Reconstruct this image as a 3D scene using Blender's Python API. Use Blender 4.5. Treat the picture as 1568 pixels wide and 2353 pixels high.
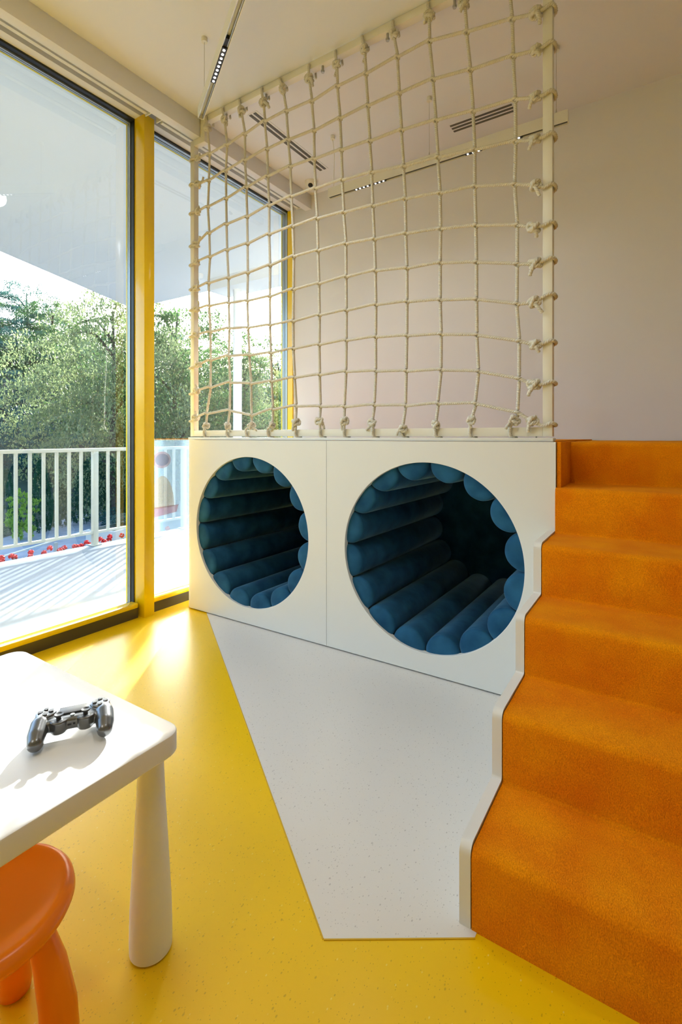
import bpy, bmesh, math, random
from mathutils import Vector, Matrix, noise
import numpy as np
PI = math.pi
S = bpy.context.scene
for o in list(bpy.data.objects): bpy.data.objects.remove(o, do_unlink=True)
COL = S.collection

# ------------------------------------------------------------ camera, world, sun
EYE = 1.15; F = 1136.0; YAW = math.radians(33.0); CX = 784.0; HY = 1003.0
cd = bpy.data.cameras.new('camera'); cam = bpy.data.objects.new('camera', cd); COL.objects.link(cam)
cd.sensor_fit = 'HORIZONTAL'; cd.sensor_width = 24.0; cd.lens = F/1568*24.0
cd.shift_y = -(2353/2-HY)/1568; cd.clip_start = .05; cd.clip_end = 300
cam.location = (0, 0, EYE); cam.rotation_euler = (PI/2, 0, YAW); S.camera = cam
S.view_settings.view_transform = 'Standard'; S.view_settings.look = 'None'
S.view_settings.gamma = 1; S.view_settings.use_curve_mapping = False
S.view_settings.exposure = 1.1
SUN_EL = math.radians(19.9); SUN_DIR = Vector((-.597*math.cos(SUN_EL), .802*math.cos(SUN_EL), math.sin(SUN_EL)))
w = bpy.data.worlds.new('sky'); S.world = w; w.use_nodes = True
nt = w.node_tree; bg = nt.nodes['Background']
sky = nt.nodes.new('ShaderNodeTexSky'); sky.sky_type = 'NISHITA'; sky.sun_disc = False
sky.sun_elevation = math.radians(24); sky.sun_rotation = math.atan2(-.597, .802); sky.air_density = 1.0; sky.dust_density = 2.5; sky.ozone_density = 1.2
hs = nt.nodes.new('ShaderNodeHueSaturation'); hs.inputs['Saturation'].default_value = 1.15
nt.links.new(sky.outputs[0], hs.inputs['Color']); nt.links.new(hs.outputs[0], bg.inputs[0]); bg.inputs[1].default_value = .66
sl = bpy.data.lights.new('sun', 'SUN'); so = bpy.data.objects.new('sun', sl); COL.objects.link(so)
sl.energy = 12.5; sl.angle = math.radians(.9); sl.color = (1, .97, .94)
so.rotation_euler = SUN_DIR.to_track_quat('Z', 'Y').to_euler(); so.location = (-8, 12, 8)
# sky portal over the window wall
pl = bpy.data.lights.new('window_portal', 'AREA'); po = bpy.data.objects.new('window_portal', pl); COL.objects.link(po)
pl.shape = 'RECTANGLE'; pl.size = 4.8; pl.size_y = 3.1; pl.cycles.is_portal = True
po.location = (-2.96, 1.13, 1.62); po.rotation_euler = (PI/2, 0, -PI/2)
# unseen fill light added behind the viewer to brighten the room
def fill_light(x, y, e):
    l = bpy.data.lights.new('fill_light', 'AREA'); o = bpy.data.objects.new('fill_light', l); COL.objects.link(o)
    l.shape = 'DISK'; l.size = 1.2; l.energy = e; l.color = (1, .975, .94); o.location = (x, y, 3.2)
FILL_LIGHTS = [(-1.5, -1.2, 8.5)]
for a in FILL_LIGHTS: fill_light(*a)

# ------------------------------------------------------------ helpers
def at(px, d, z=None, py=None):
    u = (px-CX)/F
    x = -math.sin(YAW)*d + math.cos(YAW)*u*d; y = math.cos(YAW)*d + math.sin(YAW)*u*d
    if py is not None: z = EYE+(HY-py)/F*d
    return Vector((x, y, z or 0))
def link(name, me, m=None, parent=None, smooth=False):
    o = bpy.data.objects.new(name, me); COL.objects.link(o)
    if m is not None:
        for k in (m if isinstance(m, (list, tuple)) else [m]): me.materials.append(k)
    if parent is not None: o.parent = parent
    if smooth:
        for p in me.polygons: p.use_smooth = True
        if smooth is not True: me.set_sharp_from_angle(angle=math.radians(smooth))
    return o
def obj(name, bm, m=None, parent=None, smooth=False):
    me = bpy.data.meshes.new(name); bm.normal_update(); bm.to_mesh(me); bm.free()
    return link(name, me, m, parent, smooth)
def empty(name, label, cat, loc=(0, 0, 0), rz=0, group=None):
    o = bpy.data.objects.new(name, None); COL.objects.link(o); o.empty_display_size = .05
    o.location = loc; o.rotation_euler = (0, 0, rz); o['label'] = label; o['category'] = cat
    if group: o['group'] = group
    return o
def tag(o, label, cat, group=None, kind=None):
    o['label'] = label; o['category'] = cat
    if group: o['group'] = group
    if kind: o['kind'] = kind
    return o
def struct(o): o['kind'] = 'structure'; return o
def box(bm, x0, x1, y0, y1, z0, z1, bev=0, seg=2):
    r = bmesh.ops.create_cube(bm, size=1); vs = r['verts']
    for v in vs: v.co = Vector(((x0+x1)/2+v.co.x*(x1-x0), (y0+y1)/2+v.co.y*(y1-y0), (z0+z1)/2+v.co.z*(z1-z0)))
    if bev:
        es = list({e for v in vs for e in v.link_edges})
        bmesh.ops.bevel(bm, geom=es, offset=bev, segments=seg, affect='EDGES', profile=.5)
def mk(f): bm = bmesh.new(); f(bm); return bm
def bx(name, a, m, parent=None, bev=0, seg=2):
    bm = bmesh.new(); box(bm, *a, bev=bev, seg=seg); return obj(name, bm, m, parent, smooth=40 if bev else False)
def lathe(bm, prof, c=(0, 0, 0), n=48, axis='Z', lean=(0, 0)):
    rings = []
    for (r, z) in prof:
        ring = []
        for k in range(n):
            a = 2*PI*k/n; p = Vector((r*math.cos(a)+lean[0]*z, r*math.sin(a)+lean[1]*z, z))
            if axis == 'Y': p = Vector((p.x, p.z, p.y))
            if axis == 'X': p = Vector((p.z, p.x, p.y))
            ring.append(bm.verts.new(p+Vector(c)))
        rings.append(ring)
    for a, b in zip(rings, rings[1:]):
        for k in range(n): bm.faces.new((a[k], a[(k+1) % n], b[(k+1) % n], b[k]))
    bm.faces.new(rings[0][::-1]); bm.faces.new(rings[-1])
    bmesh.ops.recalc_face_normals(bm, faces=bm.faces[:])
def prism(bm, pts, axis, a, b):
    """pts 2D polygon; extruded along axis between a and b"""
    def P(p, t):
        return Vector((t, p[0], p[1])) if axis == 'X' else Vector((p[0], t, p[1])) if axis == 'Y' else Vector((p[0], p[1], t))
    A = [bm.verts.new(P(p, a)) for p in pts]; B = [bm.verts.new(P(p, b)) for p in pts]; n = len(pts)
    bm.faces.new(A); bm.faces.new(B[::-1])
    for k in range(n): bm.faces.new((A[k], B[k], B[(k+1) % n], A[(k+1) % n]))
    bmesh.ops.recalc_face_normals(bm, faces=bm.faces[:])
def sweep(bm, pts, prof, twist=0.0, closed=False, caps=True, up=None):
    """prof: list of (x, y) cross section, or list per point; rotation minimising frames, twist = radians per metre"""
    n = len(pts); P = [Vector(p) for p in pts]
    T = []
    for i in range(n):
        a = P[i-1] if (i > 0 or closed) else P[i]; b = P[(i+1) % n] if (i < n-1 or closed) else P[i]
        t = (b-a); T.append(t.normalized() if t.length > 1e-9 else Vector((0, 0, 1)))
    u = up or (Vector((0, 0, 1)) if abs(T[0].z) < .9 else Vector((1, 0, 0)))
    N = (u-T[0]*u.dot(T[0])).normalized(); s = 0; rings = []
    for i in range(n):
        if i: s += (P[i]-P[i-1]).length
        N = (N-T[i]*N.dot(T[i])).normalized(); Bv = T[i].cross(N); a = twist*s
        c, d = math.cos(a), math.sin(a); N2 = N*c+Bv*d; B2 = Bv*c-N*d
        pr = prof(i/(n-1)) if callable(prof) else prof
        rings.append([bm.verts.new(P[i]+N2*x+B2*y) for x, y in pr])
    m = len(rings[0])
    for i in range(n-1+(1 if closed else 0)):
        A, B = rings[i], rings[(i+1) % n]
        for k in range(m): bm.faces.new((A[k], A[(k+1) % m], B[(k+1) % m], B[k]))
    if caps and not closed: bm.faces.new(rings[0][::-1]); bm.faces.new(rings[-1])
def circ(r, n=10): return [(r*math.cos(2*PI*k/n), r*math.sin(2*PI*k/n)) for k in range(n)]
def spline(pts, step, closed=False):
    """Catmull-Rom, resampled"""
    P = [Vector(p) for p in pts]; out = []; n = len(P)
    rng = range(n if closed else n-1)
    for i in rng:
        g = (lambda k: P[k % n]) if closed else (lambda k: P[max(0, min(n-1, k))])
        p0, p1, p2, p3 = g(i-1), g(i), g(i+1), g(i+2)
        L = (p2-p1).length; m = max(1, int(math.ceil(L/step)))
        for k in range(m):
            t = k/m
            out.append(.5*((2*p1)+(p2-p0)*t+(2*p0-5*p1+4*p2-p3)*t*t+(3*p1-p0-3*p2+p3)*t**3))
    if not closed: out.append(P[-1])
    return out

# ------------------------------------------------------------ materials
def mat(name, col, rough=.5, metal=0, **kw):
    m = bpy.data.materials.new(name); m.use_nodes = True; b = m.node_tree.nodes['Principled BSDF']
    b.inputs['Base Color'].default_value = (*col, 1); b.inputs['Roughness'].default_value = rough; b.inputs['Metallic'].default_value = metal
    for k, v in kw.items():
        b.inputs[k.replace('_', ' ')].default_value = v
    return m
def nd(m, t, **kw):
    n = m.node_tree.nodes.new(t)
    for k, v in kw.items():
        if k in n.inputs: n.inputs[k].default_value = v
        else: setattr(n, k, v)
    return n
def lk(m, a, b): m.node_tree.links.new(a, b)
def bump(m, scale, strength, dist=.002, detail=3, kind='noise', stretch=None):
    b = m.node_tree.nodes['Principled BSDF']; tc = nd(m, 'ShaderNodeTexCoord'); src = tc.outputs['Object']
    if stretch:
        mp = nd(m, 'ShaderNodeMapping'); mp.inputs['Scale'].default_value = stretch; lk(m, src, mp.inputs[0]); src = mp.outputs[0]
    t = nd(m, 'ShaderNodeTexNoise'); t.inputs['Scale'].default_value = scale; t.inputs['Detail'].default_value = detail
    lk(m, src, t.inputs['Vector']); bp = nd(m, 'ShaderNodeBump'); bp.inputs['Strength'].default_value = strength; bp.inputs['Distance'].default_value = dist
    lk(m, t.outputs[0], bp.inputs['Height']); lk(m, bp.outputs[0], b.inputs['Normal']); return t
def vary(m, c0, c1, scale, lo=.35, hi=.65, detail=3):
    b = m.node_tree.nodes['Principled BSDF']; tc = nd(m, 'ShaderNodeTexCoord'); t = nd(m, 'ShaderNodeTexNoise')
    t.inputs['Scale'].default_value = scale; t.inputs['Detail'].default_value = detail; lk(m, tc.outputs['Object'], t.inputs['Vector'])
    r = nd(m, 'ShaderNodeValToRGB'); r.color_ramp.elements[0].position = lo; r.color_ramp.elements[1].position = hi
    r.color_ramp.elements[0].color = (*c0, 1); r.color_ramp.elements[1].color = (*c1, 1)
    lk(m, t.outputs[0], r.inputs[0]); lk(m, r.outputs[0], b.inputs['Base Color']); return r
M = {}
M['wall'] = mat('wall_paint', (.78, .785, .81), .75); bump(M['wall'], 220, .05, .001)
M['ceiling'] = mat('ceiling_paint', (.78, .80, .86), .8)
M['white'] = mat('white_lacquer', (.76, .755, .71), .42)
M['metal_white'] = mat('white_powder_coat', (.78, .765, .68), .4)
M['plastic_white'] = mat('white_plastic', (.80, .80, .79), .38); bump(M['plastic_white'], 900, .04, .0006)
M['yellow'] = mat('yellow_gloss_paint', (.92, .62, .002), .2, Coat_Weight=.25)
M['grey_alu'] = mat('grey_aluminium', (.42, .45, .45), .3, .6)
M['gasket'] = mat('black_gasket', (.012, .014, .016), .45)
M['plinth'] = mat('bronze_plinth', (.085, .068, .035), .32, .3)
M['black'] = mat('matt_black', (.012, .012, .013), .5)
M['steel'] = mat('zinc_steel', (.45, .45, .43), .35, .9)
M['orange_plastic'] = mat('orange_plastic', (.95, .235, .003), .33)
M['deck'] = mat('pale_deck', (.15, .19, .22), .6); bump(M['deck'], 150, .1)
M['soffit'] = mat('white_render', (.86, .86, .85), .8)
M['rail'] = mat('white_railing_paint', (.55, .53, .44), .4)
M['road'] = mat('grey_paving', (.22, .24, .26), .85); vary(M['road'], (.18, .20, .23), (.27, .28, .30), 3)
M['concrete'] = mat('pale_concrete', (.42, .42, .40), .85)
M['red_flower'] = mat('red_petals', (.62, .02, .02), .6)
M['earth'] = mat('undergrowth', (.018, .035, .018), .95); vary(M['earth'], (.008, .02, .012), (.03, .055, .022), .7)
M['bark'] = mat('bark', (.05, .04, .03), .9); bump(M['bark'], 30, .6, .02)
def leafmat(name, c0, c1, tr):
    m = mat(name, c0, .55, Specular_IOR_Level=.15); vary(m, c0, c1, 7, .35, .62)
    nt = m.node_tree; b = nt.nodes['Principled BSDF']; out = nt.nodes['Material Output']
    t = nd(m, 'ShaderNodeBsdfTranslucent'); t.inputs[0].default_value = (*tr, 1)
    mx = nd(m, 'ShaderNodeMixShader'); mx.inputs[0].default_value = .4
    lk(m, b.outputs[0], mx.inputs[1]); lk(m, t.outputs[0], mx.inputs[2]); lk(m, mx.outputs[0], out.inputs[0]); return m
M['leaf_a'] = leafmat('leaves_mid_green', (.010, .036, .018), (.045, .105, .038), (.10, .20, .06))
M['leaf_b'] = leafmat('leaves_blue_green', (.006, .034, .036), (.030, .105, .095), (.05, .15, .12))  # haze over the far trees is put into this bluer leaf colour
M['leaf_c'] = leafmat('leaves_olive', (.028, .052, .028), (.14, .18, .09), (.26, .33, .14))
M['leaf_d'] = leafmat('leaves_cypress', (.012, .055, .03), (.03, .10, .045), (.03, .10, .03))
M['leaf_e'] = leafmat('leaves_lime', (.12, .24, .03), (.22, .34, .05), (.35, .50, .06))

def glassmat():
    m = bpy.data.materials.new('window_glass'); m.use_nodes = True; nt = m.node_tree; nt.nodes.clear()
    out = nd(m, 'ShaderNodeOutputMaterial'); tr = nd(m, 'ShaderNodeBsdfTransparent'); tr.inputs[0].default_value = (.93, .965, .97, 1)
    gl = nd(m, 'ShaderNodeBsdfGlossy'); gl.inputs['Roughness'].default_value = 0.0; gl.inputs[0].default_value = (1, 1, 1, 1)
    fr = nd(m, 'ShaderNodeFresnel'); fr.inputs[0].default_value = 1.5
    mu = nd(m, 'ShaderNodeMath', operation='MULTIPLY'); mu.inputs[1].default_value = 2.9
    ge = nd(m, 'ShaderNodeNewGeometry'); inv = nd(m, 'ShaderNodeMath', operation='SUBTRACT'); inv.inputs[0].default_value = 1; lk(m, ge.outputs['Backfacing'], inv.inputs[1])
    m3 = nd(m, 'ShaderNodeMath', operation='MULTIPLY')
    mx = nd(m, 'ShaderNodeMixShader'); lk(m, fr.outputs[0], mu.inputs[0]); lk(m, mu.outputs[0], m3.inputs[0]); lk(m, inv.outputs[0], m3.inputs[1]); lk(m, m3.outputs[0], mx.inputs[0])
    lk(m, tr.outputs[0], mx.inputs[1]); lk(m, gl.outputs[0], mx.inputs[2]); lk(m, mx.outputs[0], out.inputs[0]); return m
M['glass'] = glassmat()

def floormat(name, base, dark, light, rough, coat):
    m = mat(name, base, rough, Coat_Weight=coat, Coat_Roughness=.22, Specular_IOR_Level=.38); b = m.node_tree.nodes['Principled BSDF']
    tc = nd(m, 'ShaderNodeTexCoord'); cur = None
    for i, (sc, thr, colr, seed) in enumerate(((85, .115, dark, 0), (60, .10, dark, 5.3), (75, .10, light, 11.1), (190, .16, dark, 3.1))):
        mp = nd(m, 'ShaderNodeMapping'); mp.inputs['Location'].default_value = (seed, seed*1.7, 0); mp.inputs['Rotation'].default_value = (0, 0, seed)
        mp.inputs['Scale'].default_value = (1, .62, 1); lk(m, tc.outputs['Object'], mp.inputs[0])
        v = nd(m, 'ShaderNodeTexVoronoi'); v.inputs['Scale'].default_value = sc; v.inputs['Randomness'].default_value = 1; lk(m, mp.outputs[0], v.inputs['Vector'])
        # keep only some of the cells
        sep = nd(m, 'ShaderNodeSeparateColor'); lk(m, v.outputs['Color'], sep.inputs[0])
        g = nd(m, 'ShaderNodeMath', operation='GREATER_THAN'); g.inputs[1].default_value = .62; lk(m, sep.outputs[0], g.inputs[0])
        mr = nd(m, 'ShaderNodeMapRange'); mr.inputs['From Min'].default_value = thr+.05; mr.inputs['From Max'].default_value = thr-.02; lk(m, v.outputs['Distance'], mr.inputs[0])
        mm = nd(m, 'ShaderNodeMath', operation='MULTIPLY'); lk(m, g.outputs[0], mm.inputs[0]); lk(m, mr.outputs[0], mm.inputs[1])
        m2 = nd(m, 'ShaderNodeMath', operation='MULTIPLY'); m2.inputs[1].default_value = .55; lk(m, mm.outputs[0], m2.inputs[0])
        mix = nd(m, 'ShaderNodeMix', data_type='RGBA'); mix.inputs[7].default_value = (*colr, 1)
        if cur is None: mix.inputs[6].default_value = (*base, 1)
        else: lk(m, cur, mix.inputs[6])
        lk(m, m2.outputs[0], mix.inputs[0]); cur = mix.outputs[2]
    lk(m, cur, b.inputs['Base Color'])
    t = nd(m, 'ShaderNodeTexNoise'); t.inputs['Scale'].default_value = 260; lk(m, tc.outputs['Object'], t.inputs['Vector'])
    bp = nd(m, 'ShaderNodeBump'); bp.inputs['Strength'].default_value = .05; bp.inputs['Distance'].default_value = .001
    lk(m, t.outputs[0], bp.inputs['Height']); lk(m, bp.outputs[0], b.inputs['Normal']); return m
M['floor_yellow'] = floormat('yellow_linoleum', (.86, .545, .001), (.42, .24, .005), (.95, .80, .2), .32, .08)
M['floor_white'] = floormat('pale_grey_linoleum', (.73, .70, .645), (.32, .29, .26), (.75, .74, .72), .34, .1)

def carpet():
    m = mat('orange_velour_carpet', (.80, .245, .004), .95, Sheen_Weight=.35, Sheen_Roughness=.45, Specular_IOR_Level=.1)
    b = m.node_tree.nodes['Principled BSDF']; b.inputs['Sheen Tint'].default_value = (1, .45, .04, 1)
    tc = nd(m, 'ShaderNodeTexCoord')
    n1 = nd(m, 'ShaderNodeTexNoise'); n1.inputs['Scale'].default_value = 7; n1.inputs['Detail'].default_value = 5
    n2 = nd(m, 'ShaderNodeTexNoise'); n2.inputs['Scale'].default_value = 420; n2.inputs['Detail'].default_value = 2
    mp = nd(m, 'ShaderNodeMapping'); mp.inputs['Scale'].default_value = (1, .6, .6); lk(m, tc.outputs['Object'], mp.inputs[0])
    lk(m, tc.outputs['Object'], n1.inputs['Vector']); lk(m, mp.outputs[0], n2.inputs['Vector'])
    r1 = nd(m, 'ShaderNodeValToRGB'); r1.color_ramp.elements[0].position = .34; r1.color_ramp.elements[1].position = .66
    r1.color_ramp.elements[0].color = (.88, .245, .001, 1); r1.color_ramp.elements[1].color = (1.0, .36, .002, 1)
    r2 = nd(m, 'ShaderNodeValToRGB'); r2.color_ramp.elements[0].position = .3; r2.color_ramp.elements[1].position = .7
    r2.color_ramp.elements[0].color = (.74, .66, .6, 1); r2.color_ramp.elements[1].color = (1.0, 1.0, 1.0, 1)
    lk(m, n1.outputs[0], r1.inputs[0]); lk(m, n2.outputs[0], r2.inputs[0])
    mx = nd(m, 'ShaderNodeMix', data_type='RGBA', blend_type='MULTIPLY'); mx.inputs[0].default_value = 1
    lk(m, r1.outputs[0], mx.inputs[6]); lk(m, r2.outputs[0], mx.inputs[7]); lk(m, mx.outputs[2], b.inputs['Base Color'])
    bp = nd(m, 'ShaderNodeBump'); bp.inputs['Strength'].default_value = .6; bp.inputs['Distance'].default_value = .004
    lk(m, n2.outputs[0], bp.inputs['Height']); lk(m, bp.outputs[0], b.inputs['Normal']); return m
M['carpet'] = carpet()
def velvet():
    m = mat('blue_velvet', (.006, .09, .20), .8, Sheen_Weight=.55, Sheen_Roughness=.35, Specular_IOR_Level=.2)
    b = m.node_tree.nodes['Principled BSDF']; b.inputs['Sheen Tint'].default_value = (.40, .70, .92, 1)
    vary(m, (.004, .052, .125), (.020, .118, .225), 9, .3, .7)
    bump(m, 14, .35, .006); return m
M['velvet'] = velvet()
M['rope'] = mat('cream_rope', (.66, .63, .54), .8); bump(M['rope'], 700, .3, .001)
M['controller'] = mat('gunmetal_plastic', (.17, .175, .18), .27, .75)
M['controller_dark'] = mat('dark_rubber', (.06, .06, .062), .4, .3)
def emis(name, col, s):
    m = mat(name, (.8, .8, .8), .5); b = m.node_tree.nodes['Principled BSDF']
    b.inputs['Emission Color'].default_value = (*col, 1); b.inputs['Emission Strength'].default_value = s; return m
M['led'] = emis('led', (1, .97, .92), 3)

# ------------------------------------------------------------ room shell
WX = -2.79; BW = 3.51; CZ = 3.275; RX = 3.0; RY = -5.0
def quad_obj(name, pts, m, parent=None):
    bm = bmesh.new(); bm.faces.new([bm.verts.new(p) for p in pts]); return obj(name, bm, m, parent)
struct(bx('floor', (WX-.02, RX, RY, BW, -.05, 0), M['floor_yellow']))
bm = bmesh.new(); prism(bm, [(-2.512, 2.24), (-.649, .927), (-.36, 1.118), (-.36, 2.24)], 'Z', -.001, .0012)
struct(obj('floor.001', bm, M['floor_white']))
# fine welded joint round the pale inlay
bm = bmesh.new()
for a, b in (((-2.512, 2.24), (-.649, .927)), ((-.649, .927), (-.36, 1.118))):
    a = Vector(a); b = Vector(b); n = Vector((-(b-a).y, (b-a).x)).normalized()*.0035
    prism(bm, [(a-n)[:], (b-n)[:], (b)[:], (a)[:]], 'Z', 0, .0016)
struct(obj('trim_1', bm, mat('yellow_weld', (.62, .37, .004), .4)))
struct(bx('ceiling', (WX-.02, RX, RY, BW, CZ, CZ+.1), M['ceiling']))
struct(bx('wall_back', (WX-.06, RX+.1, BW, BW+.2, -.1, CZ+.1), M['wall']))
struct(bx('wall_right', (RX, RX+.1, RY, BW, -.1, CZ+.1), M['wall']))
struct(bx('wall_front', (WX-.06, RX+.1, RY-.1, RY, -.1, CZ+.1), M['wall']))
# downstand beam along the window wall
struct(bx('trim_2', (-2.655, -2.59, RY, BW, 3.15, CZ), M['wall'], bev=.002))
# wall strip over the windows
struct(bx('wall_left', (WX-.14, WX, RY, BW, 3.195, CZ), M['wall']))
struct(bx('wall_left.001', (WX-.14, WX, RY, -1.25, -.1, 3.195), M['wall']))
# ------------------------------------------------------------ windows
def window(n, y0, y1):
    GX = -2.905
    f = bmesh.new()   # outer yellow frame
    box(f, -2.922, -2.911, y0, y1, 3.172, 3.21); box(f, -2.922, -2.911, y0, y1, -.02, .075)
    box(f, -2.922, -2.911, y0, y0+.012, .075, 3.172); box(f, -2.922, -2.911, y1-.012, y1, .075, 3.172)
    fo = obj('window_%d' % n, f, M['yellow']); struct(fo)
    g = bmesh.new()
    for (xa, xb, t) in ((-2.911, -2.899, .010), (-2.895, -2.884, .010))+(((-2.880, -2.858, .007),) if n == 2 else ()):
        box(g, xa, xb, y0, y1, 3.184-t, 3.20); box(g, xa, xb, y0, y1, .06, .078)
        box(g, xa, xb, y0, y0+t, .078, 3.184); box(g, xa, xb, y1-t, y1, .078, 3.184)
    obj('glazing_bead', g, M['grey_alu'], fo)
    k = bmesh.new()
    for (xa, xb, t) in ((-2.899, -2.895, .008), (-2.884, -2.849, .006)):
        box(k, xa, xb, y0, y1, 3.188-t, 3.20); box(k, xa, xb, y0, y1, .05, .076)
        box(k, xa, xb, y0, y0+t, .078, 3.188); box(k, xa, xb, y1-t, y1, .078, 3.188)
    obj('gasket', k, M['gasket'], fo)
    bx('pane', (GX-.002, GX+.002, y0+.004, y1-.004, .074, 3.18), M['glass'], fo)
    s = bmesh.new(); box(s, -2.849, -2.783, y0-(.0), y1-(.02 if n < 3 else 0), .066, .094, bev=.003); obj('sill', s, M['yellow'], fo, smooth=40)
    if n == 2:
        bx('jamb_liner', (-2.848, -2.791, y1-.012, y1+.002, .078, 3.188), M['yellow'], fo)
    return fo
window(1, -1.25, 1.945); window(2, 2.02, 3.507)
for i, (a, b) in enumerate(((1.946, 2.02),)):
    struct(bx('trim_%d' % (3+i), (-2.93, -2.749, a, b, -.02, 3.195), M['yellow'], bev=.002))
for i, (a, b) in enumerate(((-1.25, 1.93), (2.022, BW))):
    p = bmesh.new(); box(p, -2.84, WX, a, b, 0, .066); box(p, WX, WX+.004, a, b, .056, .066)
    struct(obj('baseboard_left' if not i else 'baseboard_left.%03d' % i, p, M['plinth']))
# roller blinds rolled up in the head recess
for i, (a, b) in enumerate(((-1.2, 1.955), (2.03, 3.49))):
    r = empty('roller_blind', ('long white roller blind rolled up above the large left window pane', 'short white roller blind rolled up above the window pane beside the rope net')[i], 'roller blind', (-2.715, (a+b)/2, 3.215), group=None)
    h = (b-a)/2
    bm = bmesh.new(); lathe(bm, [(.030, -h+.02), (.030, h-.02)], n=28, axis='Y'); obj('fabric_roll', bm, mat('blind_fabric', (.74, .73, .68), .8), r, smooth=40)
    bm = bmesh.new(); box(bm, -.03, .03, -h, -h+.006, -.038, .06); obj('bracket', bm, M['metal_white'], r)
    bm = bmesh.new(); box(bm, -.03, .03, h-.006, h, -.038, .06); obj('bracket', bm, M['metal_white'], r)
    bm = bmesh.new(); box(bm, -.012, .012, -h+.02, h-.02, -.040, -.030); obj('bottom_bar', bm, M['metal_white'], r)

# translucent coloured shapes painting a reflection into the pane beside the platform
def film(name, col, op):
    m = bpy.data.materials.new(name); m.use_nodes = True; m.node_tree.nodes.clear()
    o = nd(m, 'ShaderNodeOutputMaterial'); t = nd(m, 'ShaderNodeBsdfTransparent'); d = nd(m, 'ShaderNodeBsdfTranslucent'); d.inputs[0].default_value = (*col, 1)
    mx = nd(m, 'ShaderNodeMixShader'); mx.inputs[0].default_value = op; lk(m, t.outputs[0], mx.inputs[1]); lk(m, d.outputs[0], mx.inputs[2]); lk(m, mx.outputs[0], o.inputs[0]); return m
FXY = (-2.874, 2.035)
wf = empty('window_film', 'painted pale blue reflection with coloured shapes in the window pane left of the platform', 'painted reflection', (FXY[0], FXY[1], .49))
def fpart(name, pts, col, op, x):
    bm = bmesh.new(); prism(bm, [(y-FXY[1], z-.49) for y, z in pts], 'X', x, x+.0006); obj(name, bm, film('reflection_'+name, col, op), wf)
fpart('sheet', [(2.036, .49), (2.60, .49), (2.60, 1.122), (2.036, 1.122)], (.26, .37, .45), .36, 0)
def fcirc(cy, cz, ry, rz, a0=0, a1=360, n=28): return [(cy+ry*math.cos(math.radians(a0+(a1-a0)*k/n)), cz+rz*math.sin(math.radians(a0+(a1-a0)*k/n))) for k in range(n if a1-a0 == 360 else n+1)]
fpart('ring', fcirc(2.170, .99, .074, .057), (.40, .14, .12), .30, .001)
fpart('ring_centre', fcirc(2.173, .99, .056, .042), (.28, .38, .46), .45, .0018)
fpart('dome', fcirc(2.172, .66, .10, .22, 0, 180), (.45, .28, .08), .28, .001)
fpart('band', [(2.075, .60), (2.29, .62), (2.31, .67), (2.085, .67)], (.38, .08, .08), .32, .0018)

# ------------------------------------------------------------ balcony
struct(bx('balcony_deck', (-5.30, -2.935, -4.6, 9.0, -.25, -.05), M['deck']))
bm = bmesh.new()
prism(bm, [(-2.935, -4.6), (-3.28, -4.6), (-7.284, 4.945), (-2.935, 4.945)], 'Z', 3.25, 3.5)
struct(obj('canopy', bm, M['soffit']))
# two bodies so the wall behind the room is closed outside
struct(bx('canopy_beam', (-5.1, -2.9, 4.57, 4.956, 3.096, 3.25), M['soffit']))
bm = bmesh.new(); lathe(bm, [(.056, -.05), (.056, 3.096)], (-4.733, 4.76, 0), n=32)
tag(obj('round_column', bm, M['soffit'], smooth=40), 'slim round white column holding up the balcony canopy', 'column')
bm = bmesh.new(); lathe(bm, [(.055, 0), (.055, -.03), (.045, -.055), (.02, -.07)], (-5.02, 4.36, 3.25), n=24)
tag(obj('outdoor_camera', bm, M['soffit'], smooth=40), 'small white dome camera under the balcony canopy', 'camera')

RXX = -5.26
rail = empty('balcony_railing', 'white metal balcony railing with square balusters beyond the window', 'railing', (RXX, 3.1, -.05))
def lb(name, a, m, parent, ox, oy, oz, bev=0): return bx(name, (a[0]-ox, a[1]-ox, a[2]-oy, a[3]-oy, a[4]-oz, a[5]-oz), m, parent, bev)
def rp(name, a, bev=.002): return lb(name, a, M['rail'], rail, RXX, 3.1, -.05, bev)
Y0, Y1 = 3.1-1.21*4, 3.1+1.21*2
rp('top_rail', (RXX-.028, RXX+.028, Y0, Y1, .985, 1.022)); rp('bottom_rail', (RXX-.02, RXX+.02, Y0, Y1, .078, .105))
y = Y0
while y < Y1+.01:
    rp('post', (RXX-.025, RXX+.025, y-.03, y+.03, -.05, .985)); rp('base_plate', (RXX-.05, RXX+.05, y-.055, y+.055, -.05, -.038))
    if y < Y1-.1:
        for j in range(8):
            yy = y+.155+.1287*j; rp('baluster', (RXX-.013, RXX+.013, yy-.0135, yy+.0135, .10, .987), 0)
    y += 1.21

# ------------------------------------------------------------ ceiling things
def ceiling_slots(label, x0, x1, y0, y1, slots, along):
    r = empty('slot_diffuser', label, 'air vent', ((x0+x1)/2, (y0+y1)/2, CZ))
    ox, oy = (x0+x1)/2, (y0+y1)/2
    bm = bmesh.new(); box(bm, x0-ox-.008, x1-ox+.008, y0-oy-.008, y1-oy+.008, -.0025, .0); obj('frame', bm, M['ceiling'], r)
    for (a, b) in slots:
        s = bmesh.new()
        if along == 'Y': box(s, a-ox, b-ox, y0-oy, y1-oy, -.006, -.002)
        else: box(s, x0-ox, x1-ox, a-oy, b-oy, -.006, -.002)
        obj('slot', s, mat('vent_slot', (.11, .105, .095), .6), r)
ceiling_slots('long narrow two-slot air vent in the ceiling beside the window beam', -2.295, -2.225, 2.41, 3.22, ((-2.290, -2.270), (-2.252, -2.232)), 'Y')
ceiling_slots('short three-slot air vent in the ceiling above the back wall lamp', -1.215, -.805, 3.23, 3.325, ((3.235, 3.251), (3.27, 3.286), (3.305, 3.321)), 'X')
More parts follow.
